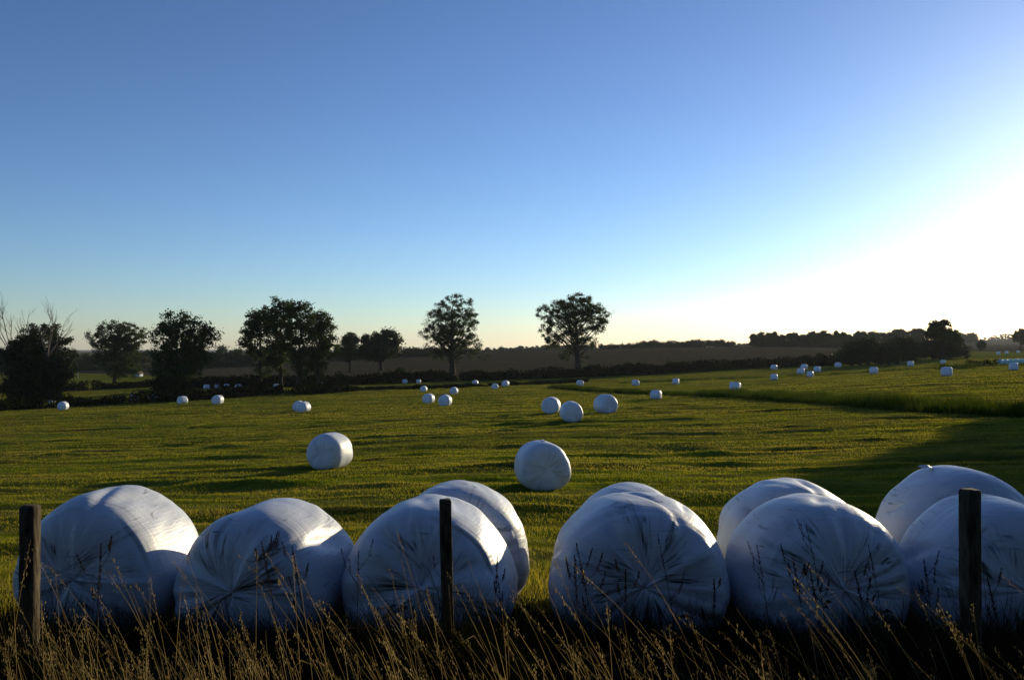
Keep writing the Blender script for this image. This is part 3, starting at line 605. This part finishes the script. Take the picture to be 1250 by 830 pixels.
field = [  # px, py base, apparent width px, yaw (0 = end faces camera, 90 = side), label
 (400, 571, 47, -14, 'large bale with a sunlit side, nearest of those left of the middle', 59),
 (662, 597, 64, 10, 'nearest bale on the meadow, a peak of film on top, standing right of the middle', 0),
 (673, 504, 22, -12, 'left bale of the three at the middle, behind the one touching its shadow', 0),
 (698, 514, 27, 4, 'front bale of the three at the middle', 0),
 (740, 504, 25, 20, 'right bale of the three at the middle', 0),
 (364, 501.5, 14, 6, 'rear bale of the touching pair on the left meadow', 0),
 (370, 502.5, 14, -20, 'front bale of the touching pair on the left meadow, side sunlit', 0),
 (523, 492, 13, -18, 'left of two neighbouring bales below the lone upright poplar', 0),
 (543, 495, 15, -14, 'right of two neighbouring bales below the lone upright poplar', 0),
 (554, 481, 9.5, -8, 'small bale just behind the two neighbouring bales', 0),
 (517, 478, 8, -8, 'small bale on the dark ditch edge left of the lone poplar', 0),
 (494, 468, 6, 30, 'tiny bluish bale in shade, left one before the black bank', 0),
 (511, 468, 5, 90, 'tiny boxy bluish bale in shade, right one before the black bank', 0),
 (580, 470, 7, -10, 'tiny bale just right of the lone upright poplar', 0),
 (604, 475, 8, 5, 'small bale left of its twin between the two lone trees', 0),
 (617, 471.5, 8, -25, 'small bale just behind and right of its twin between the lone trees', 0),
 (708, 471, 8, 20, 'small bale right under the lone spreading tree', 0),
 (776, 470.5, 8, 25, 'small bale on the uncut grass strip, right of the spreading tree', 0),
 (801, 487, 11, 62, 'side-on bale leaning at the edge of the uncut grass strip', 0),
 (825, 469, 8, 70, 'small side-on bale further behind the uncut grass strip', 0),
 (76, 500, 11, 2, 'bale in front of the dark hedge at the far left', 0),
 (63, 492, 6, 60, 'tiny bluish bale half hidden by the hedge under the left thicket', 0),
 (222, 493, 10.5, -35, 'bale in front of the hedge under the tall poplar', 0),
 (265, 493, 12, -12, 'bale in front of the hedge, right of the tall poplar', 0),
 (163, 489, 9, -45, 'sunlit bale peeping over the hedge between the left trees', 0),
 (186, 488, 9, -40, 'sunlit bale peeping over the hedge just left of the tall poplar', 0),
 (252, 475, 6.5, -50, 'first from the left of four tiny sunlit bales behind the hedge', 0),
 (265, 474, 6, -40, 'second from the left of four tiny sunlit bales behind the hedge', 0),
 (276.5, 474, 6, -40, 'third from the left of four tiny sunlit bales behind the hedge', 0),
 (290.5, 474.5, 6.5, -25, 'rightmost of four tiny sunlit bales behind the hedge', 0),
 (332.5, 472, 5.5, 10, 'tiny bluish bale behind the hedge under the poplar clump', 0),
 (337, 474, 5.5, -40, 'tiny sunlit bale touching the bluish one under the clump', 0),
 (897.5, 478, 13, 60, 'larger side-on bale at the right, at the end of the tall grass strip', 0),
 (945, 464, 8.5, 75, 'side-on bale below the left edge of the cluster of five', 0),
 (945, 451.5, 7, 40, 'tiny bale alone before the black bank at right', 0),
 (978, 456.5, 8, 35, 'left bale of the loose cluster at right', 0),
 (982, 451, 7, 40, 'rear bale of the loose cluster at right', 0),
 (989, 460, 8, 70, 'front side-on bale of the loose cluster at right', 0),
 (998, 454, 8, 50, 'right bale of the loose cluster', 0),
 (1023.5, 448.5, 7, 30, 'tiny bale just below the left end of the right thicket', 0),
 (1067, 456, 9, 45, 'bale in front of the right thicket', 0),
 (1112, 447, 7, 50, 'small bale right of the rounded bush of the thicket', 0),
 (1151, 444, 5, -75, 'tiny boxy bale with a lit side below the tall open tree', 0),
 (1156.5, 459.5, 13, 55, 'biggest bale at the right side of the meadow', 0),
 (1237.5, 452, 10, 70, 'side-on bale near the right edge below the turquoise row', 0),
 (1219, 433, 5, 60, 'left one of three tiny bales high on the far right pasture', 0),
 (1229, 432, 4, 70, 'middle one of three tiny bales high on the far right pasture', 0),
 (1243, 431, 4, 70, 'right one of three tiny bales high on the far right pasture', 0),
]
for i, (px, py, wpx, yaw, lab, _) in enumerate(field):
    x, y, z = hit(px, py); D = wpx * y / FPX; Dc = min(1.45, max(1.1, D))
    if abs(D - Dc) > .01: print('BALE', px, py, 'y %.0f' % y, 'D %.2f' % D)
    me, zc = variants[i * 3 % 8]
    o = link('wrapped_bale', me, None); s = Dc / 1.25
    o.scale = (s, s, s); y2 = y + .5 * s * math.cos(R(yaw)) * .6; o.location = (x, y2, z + zc * s - .06); o.rotation_euler = (R((i * 37 % 7) - 3) * .6, R(i * 53 % 5 - 2), R(yaw)); tag(o, lab, 'bale', FB)
    if i == 1: flap(o, (0, -.15, .60), .4, .10, 5); flap(o, (.02, .1, .59), 1.4, .08, 6)
    if i in (2,): flap(o, (0, -.3, .59), .4, .06, 7)
# long row of turquoise bales at the right edge
me, zc = bale_mesh('wrapped_bale', 1.25, 1.2, 4.5, 28, 16, 77, .012, .006, .02, 1); me.materials.append(M['wrap_teal'])
xa, ya, za = hit(1221, 444.6)
for i in range(12):
    x = xa + i * 1.28; y = ya + .25 * i; o = link('wrapped_bale', me, None)
    o.location = (x, y, float(gz(x, y)) + zc - .03); o.rotation_euler.z = R(5 * math.sin(i * 3) + 3)
    tag(o, 'pale turquoise wrapped bale in the long row at the right edge', 'bale', 'row of turquoise bales')

# ------------------------------------------------------------------ fence posts
def post(label, px0, px1, ytop, Y, seed, tilt):
    rng = random.Random(seed); wd = (px1 - px0) / FPX * Y * .84; x = ((px0 + px1) / 2 - CX) / FPX * Y; top = -(ytop - HY) / FPX * Y
    zb = float(terr(x, Y)); h = top - zb; b = MB(); V = []; Q = []; lv = 14; hw = wd / 2
    sec = []
    ch = .22 * hw
    base = [(-hw + ch, -hw), (hw - ch, -hw), (hw, -hw + ch), (hw, hw - ch), (hw - ch, hw), (-hw + ch, hw), (-hw, hw - ch), (-hw, -hw + ch)]
    levels = [(-.4, 1)] + [(h * k / lv, 1) for k in range(lv)] + [(h - .012, 1), (h, .86)]
    for z, f in levels:
        for (u, v) in base: V.append((u * f + rng.uniform(-.0012, .0012), v * f + rng.uniform(-.0012, .0012), z + (rng.uniform(-.003, .003) if z > h - .05 else 0)))
    n = len(levels)
    for i in range(n - 1):
        for j in range(8): Q.append((i * 8 + j, i * 8 + (j + 1) % 8, i * 8 + 8 + (j + 1) % 8, i * 8 + 8 + j))
    t0 = (n - 1) * 8
    T_ = [(t0, t0 + j, t0 + j + 1) for j in range(1, 7)]
    b.add(V, Q, T_); o = b.build('fence_post', M['post'], None, False, (x, Y, zb)); o.rotation_euler = (0, tilt, .12 * seed % .4 - .1)
    tag(o, label, 'fence post', 'fence posts along the verge')
PB = []
for (px_, Y_) in ((36, 4.9), (550, 5.3), (1183, 4.9)):
    n = 3000; a_ = RS.uniform(0, 6.283, n); r_ = .42 * RS.rand(n) ** .6; x0 = (px_ - CX) / FPX * Y_; X = x0 + r_ * np.cos(a_) * 1.4; Y = Y_ - .22 + r_ * np.sin(a_) * .8
    b = MB(); b.add(*blades(np.stack([X, Y, terr(X, Y) - .02], 1), RS.uniform(.5, 1.15, n) * (1 - .4 * r_ / .42), RS.uniform(.004, .009, n), RS.normal(-.08, .3, (n, 2)), 3)); PB.append(b)
allb = MB()
for b in PB:
    o0 = allb.n
    for v in b.V: allb.V.append(v)
    for q in b.Q: allb.Q.append(q + o0)
    for q in b.T: allb.T.append(q + o0)
    allb.n += b.n
tag(allb.build('undergrowth', M['verge']), 'dark tufts of tall grass grown up around the fence posts', 'grass', kind='stuff')
post('square weathered fence post at the left, sunlit on its right side', 25, 47, 616, 4.9, 1, .004)
post('dark slim fence post in the middle, leaning slightly left', 541, 558, 609, 5.3, 2, -.022)
post('dark fence post at the right against the last bale', 1172, 1195, 597, 4.9, 3, 0)

# ------------------------------------------------------------------ little far things
def box(b, x0, x1, y0, y1, z0, z1):
    V = [(x, y, z) for z in (z0, z1) for y in (y0, y1) for x in (x0, x1)]
    b.add(V, [(0, 2, 3, 1), (4, 5, 7, 6), (0, 1, 5, 4), (2, 6, 7, 3), (0, 4, 6, 2), (1, 3, 7, 5)])
for px, py, h, lab in [(95, 462, 2.4, 'small white marker post on the far left pasture'), (393, 477, 1.7, 'thin grey post in the dark ditch bank')]:
    x, y, z = hit(px, py); b = MB(); b.tube([(0, 0, -.3), (0, 0, h * .96), (0, 0, h)], [.14 if px < 100 else .08] * 2 + [.02], 8)
    tag(b.build('marker_post', M['galv'], None, False, (x, y, z)), lab, 'post')
x, y, z = hit(1206, 443); rt = tag(empty('field_gate', (x, y, z)), 'small dark frame of two uprights and bars on the right pasture', 'gate')
b = MB(); b.tube([(-.7, 0, -.2), (-.7, 0, 1.2)], [.07, .07], 6); b.build('gate_post', M['post'], rt)
b = MB(); b.tube([(.2, 0, -.2), (.2, 0, 1.2)], [.07, .07], 6); b.build('gate_post', M['post'], rt)
b = MB(); b.tube([(-.7, 0, .5), (.2, 0, .5)], [.05, .05], 6); b.tube([(-.7, 0, .25), (.2, 0, .25)], [.05, .05], 6); b.build('rail', M['post'], rt)
x, y, z = hit(166, 455); y = 330; x = (166 - CX) / FPX * y; z = float(gz(x, y)) 
rt = tag(empty('shed', (x, y, z)), 'tiny pale blue gabled shed seen between the left trees', 'shed')
ms, n_, o_ = mat('shed_wall'); p_ = N(n_, 'BsdfPrincipled', i_Roughness=.7); nz_ = N(n_, 'TexNoise', i_Scale=3.0); L(n_, ramp(n_, nz_.outputs[0], [(.3, (.22, .27, .33)), (.7, (.30, .36, .42))]).outputs[0], p_.inputs['Base Color']); L(n_, p_.outputs[0], o_.inputs[0])
b = MB(); box(b, -1, 1, 0, 4, -.5, 1.2); b.add([(-1, 0, 1.2), (1, 0, 1.2), (0, 0, 2.5), (-1, 4, 1.2), (1, 4, 1.2), (0, 4, 2.5)], None, [(0, 1, 2), (3, 5, 4)]); b.build('wall', ms, rt)
b = MB()
for s in (-1, 1): b.add([(0, -.3, 2.54), (s * 1.2, -.3, .98), (s * 1.2, 4.3, .98), (0, 4.3, 2.54), (0, -.3, 2.64), (s * 1.2, -.3, 1.08), (s * 1.2, 4.3, 1.08), (0, 4.3, 2.64)], [(0, 1, 2, 3), (4, 5, 6, 7), (0, 1, 5, 4), (2, 3, 7, 6), (1, 2, 6, 5)])
b.build('roof', M['post'], rt)

# ------------------------------------------------------------------ verge vegetation in front
# dense dark undergrowth
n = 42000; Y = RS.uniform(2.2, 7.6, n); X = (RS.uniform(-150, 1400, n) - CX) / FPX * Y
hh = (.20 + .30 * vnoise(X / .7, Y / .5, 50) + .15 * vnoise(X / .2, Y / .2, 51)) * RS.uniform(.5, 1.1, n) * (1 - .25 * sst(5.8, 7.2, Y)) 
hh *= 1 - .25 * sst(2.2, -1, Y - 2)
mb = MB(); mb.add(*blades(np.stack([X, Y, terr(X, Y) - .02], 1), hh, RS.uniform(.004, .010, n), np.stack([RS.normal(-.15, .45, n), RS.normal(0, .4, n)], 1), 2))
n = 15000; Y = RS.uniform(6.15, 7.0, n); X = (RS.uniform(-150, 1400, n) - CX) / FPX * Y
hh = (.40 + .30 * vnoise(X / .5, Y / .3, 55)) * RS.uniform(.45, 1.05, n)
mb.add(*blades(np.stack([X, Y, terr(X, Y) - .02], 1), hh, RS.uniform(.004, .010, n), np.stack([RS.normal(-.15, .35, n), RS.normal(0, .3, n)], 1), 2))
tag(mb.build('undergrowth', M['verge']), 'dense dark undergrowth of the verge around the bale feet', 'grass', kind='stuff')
# tufts between and behind the front bales
n = 16000; Y = RS.uniform(7.4, 10.5, n); X = RS.uniform(-6.5, 6.5, n)
mb = MB(); mb.add(*blades(np.stack([X, Y, terr(X, Y) - .02], 1), RS.uniform(.06, .24, n) * (.4 + vnoise(X, Y, 52)), RS.uniform(.004, .009, n), RS.normal(0, .35, (n, 2)), 2))
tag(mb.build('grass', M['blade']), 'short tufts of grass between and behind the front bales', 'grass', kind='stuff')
# tall dry stems with seed heads, leaning left
def stems(n, seed):
    rng = np.random.RandomState(seed); mb = MB()
    Y = rng.uniform(2.9, 5.6, n); px = rng.uniform(-60, 1330, n)
    dens = np.interp(px, [-60, 0, 250, 420, 520, 760, 880, 1330], [1, 1, 1, .55, .7, .45, .5, .42]) * (.35 + 1.1 * vnoise(px / 45., Y * .8, 61))
    k = rng.rand(n) < dens; Y = Y[k]; px = px[k]; n = len(Y)
    ytip = np.clip(830 - rng.gamma(2.0, 31, n), 640, 830) + np.interp(px, [0, 450, 900, 1250], [0, 0, 0, 22])
    lean = -np.abs(rng.normal(np.interp(px, [0, 600, 1250], [.20, .26, .40]), .16, n)); leany = rng.normal(0, .12, n)
    base_x = (px - CX) / FPX * Y
    zt = -(ytip - HY) / FPX * Y; zb = terr(base_x, Y); H = np.maximum(zt - zb, .3)
    for i in range(n):
        h = H[i]; b0 = np.array([base_x[i] - lean[i] * h * .5, Y[i], zb[i] - .03]); rot = rng.uniform(-.4, .4); S = 7
        ts = np.linspace(0, 1, S + 1); bend = rng.uniform(1.3, 2.3)
        c = b0 + np.stack([lean[i] * h * ts ** bend, leany[i] * h * ts ** 2, h * ts * (1 - .06 * ts)], 1)
        wv = np.array([math.cos(rot), math.sin(rot), 0]); ww = np.interp(ts, [0, .7, 1], [.0015, .0010, .0004])
        V = np.empty((2 * (S + 1), 3)); V[0::2] = c - wv * ww[:, None]; V[1::2] = c + wv * ww[:, None]
        mb.add(V, [(2 * j, 2 * j + 1, 2 * j + 3, 2 * j + 2) for j in range(S)])
        if rng.rand() < .8:                                        # narrow seed head
            ns = rng.randint(16, 34); hl = rng.uniform(.10, .22) / h; t = 1 - hl * rng.rand(ns)
            cc = np.stack([np.interp(t, ts, c[:, q]) for q in range(3)], 1); spread_ = rng.uniform(.003, .011)
            off = rng.normal(size=(ns, 3)) * np.array([spread_, spread_, .004]); ll = rng.uniform(.007, .016, ns)
            d = np.stack([off[:, 0] * 40 * .1 + lean[i] * .5, off[:, 1] * 4, np.ones(ns)], 1); d /= np.linalg.norm(d, axis=1)[:, None]
            sidev = np.cross(d, rng.normal(size=(ns, 3))); sidev /= np.linalg.norm(sidev, axis=1)[:, None]
            p = cc + off; a = p - d * ll[:, None] * .5; e = p + d * ll[:, None] * .5; s2 = sidev * rng.uniform(.0010, .0022, ns)[:, None]
            V = np.stack([a, p + s2, e, p - s2], 1).reshape(-1, 3); mb.add(V, np.arange(ns * 4).reshape(ns, 4))
        if rng.rand() < .35:                                       # a drooping dry leaf
            t0 = rng.uniform(.25, .6); p0 = np.array([np.interp(t0, ts, c[:, q]) for q in range(3)]); dx = rng.uniform(-.16, .16)
            q1 = p0 + np.array([dx * .6, 0, .10]); q2 = p0 + np.array([dx * 1.3, .02, .05]); ww_ = np.array([0, 0, .0022])
            mb.add([p0 - ww_, p0 + ww_, q1 - ww_, q1 + ww_, q2], [(0, 1, 3, 2)], [(2, 3, 4)])
    return mb
tag(stems(1250, 5).build('tall_dry_grass', M['straw']), 'tall straw-coloured grass stems with seed heads leaning left along the verge', 'grass', kind='stuff')

# dark weeds in seed, each its own plant
def weed(px, ytip, Y, seed, kind, label):
    rng = np.random.RandomState(seed); x = (px - CX) / FPX * Y; zb = float(terr(x, Y)); h = -(ytip - HY) / FPX * Y - zb
    rt = tag(empty('dock_weed', (x, Y, zb)), label, 'weed', 'dark weeds gone to seed'); sb = MB(); hb = MB(); ln = rng.uniform(-.16, .04)
    def P(t): return np.array([ln * h * t ** 1.6, 0, h * t])
    sb.tube([P(t) - (np.array([0, 0, .05]) if t == 0 else 0) for t in np.linspace(0, 1, 7)], list(np.linspace(.0045, .0012, 7)), 5)
    def head(a, b, n, rad, sz):
        t = rng.rand(n); c = a + (b - a) * t[:, None] + rng.normal(size=(n, 3)) * rad * (1.15 - t[:, None])
        V, Q, _ = leafquads(c, sz); q = MB(); q.add(V, Q); q.tube([a, b], [.0015, .0006], 4); q.build('seed_head', M['weed'], rt)
    top = P(1); head(P(.72), top, 240 if kind == 0 else 90, .008, .010)
    for k in range(rng.randint(2, 6)):
        t = rng.uniform(.5, .92); a = P(t); sgn = rng.choice([-1, 1]); l = h * rng.uniform(.10, .22)
        e = a + np.array([sgn * l * rng.uniform(.3, .6), rng.uniform(-.3, .3) * l, l]); m_ = (a + e) / 2 + np.array([sgn * l * .1, 0, -.01])
        sb.tube([a, m_, e], [.0022, .0015, .0008], 4); head(m_, e, 110 if kind == 0 else 40, .006, .009)
    for k in range(5):                                              # withered leaves low on the stem
        t = rng.uniform(.15, .55); a = P(t); sgn = rng.choice([-1, 1]); e = a + np.array([sgn * rng.uniform(.06, .14), rng.uniform(-.04, .04), rng.uniform(-.05, .05)])
        wv = np.array([0, .012, .010]); m_ = (a + e) / 2 + np.array([0, 0, .02]); sb.add([a, m_ - wv, e, m_ + wv], [(0, 1, 2, 3)])
    sb.build('stem', M['weed'], rt, True)
W_ = [(118, 663, 5.6, 0, 'dark dock weed before the end of the leftmost bale'),
 (346, 660, 5.8, 0, 'tall dark weed before the middle of the second front-row bale'),
 (378, 666, 5.9, 0, 'dark dock weed before the right edge of the second front-row bale'),
 (436, 672, 5.6, 1, 'thin dark weed between the second and third front-row bales'),
 (537, 688, 5.9, 1, 'short dark weed just left of the middle fence post'),
 (602, 676, 6.0, 0, 'dark curled dock weed right of the middle fence post'),
 (618, 700, 6.0, 1, 'short weed before the gap right of the middle fence post'),
 (712, 690, 5.4, 0, 'low weed before the left edge of the wide fourth bale'),
 (735, 662, 5.2, 0, 'tallest of the weeds before the wide fourth bale'),
 (762, 694, 5.7, 0, 'weed before the middle folds of the wide fourth bale'),
 (830, 652, 5.9, 1, 'thin dark weed before the right part of the wide fourth bale'),
 (872, 706, 5.8, 0, 'low dark weed before the gap right of the wide fourth bale'),
 (945, 664, 5.8, 1, 'thin weed before the left side of the lumpy bale'),
 (990, 680, 5.5, 0, 'brownish weed before the middle of the lumpy bale'),
 (1015, 640, 5.9, 1, 'tallest thin weed before the lumpy bale'),
 (1008, 692, 5.9, 0, 'dark tangled weed low before the lumpy bale'),
 (1068, 696, 5.7, 0, 'dark weed before the right edge of the lumpy bale'),
 (1085, 662, 5.9, 1, 'thin dark weed in the gap left of the last front bale'),
 (1142, 682, 6.0, 0, 'dark dock weed just left of the right fence post'),
 (1232, 705, 5.4, 0, 'brown weed at the right edge before the last bale')]
for i, (px, yt, Y_, kd, lb) in enumerate(W_): weed(px, yt, Y_, 200 + i, kd, lb)
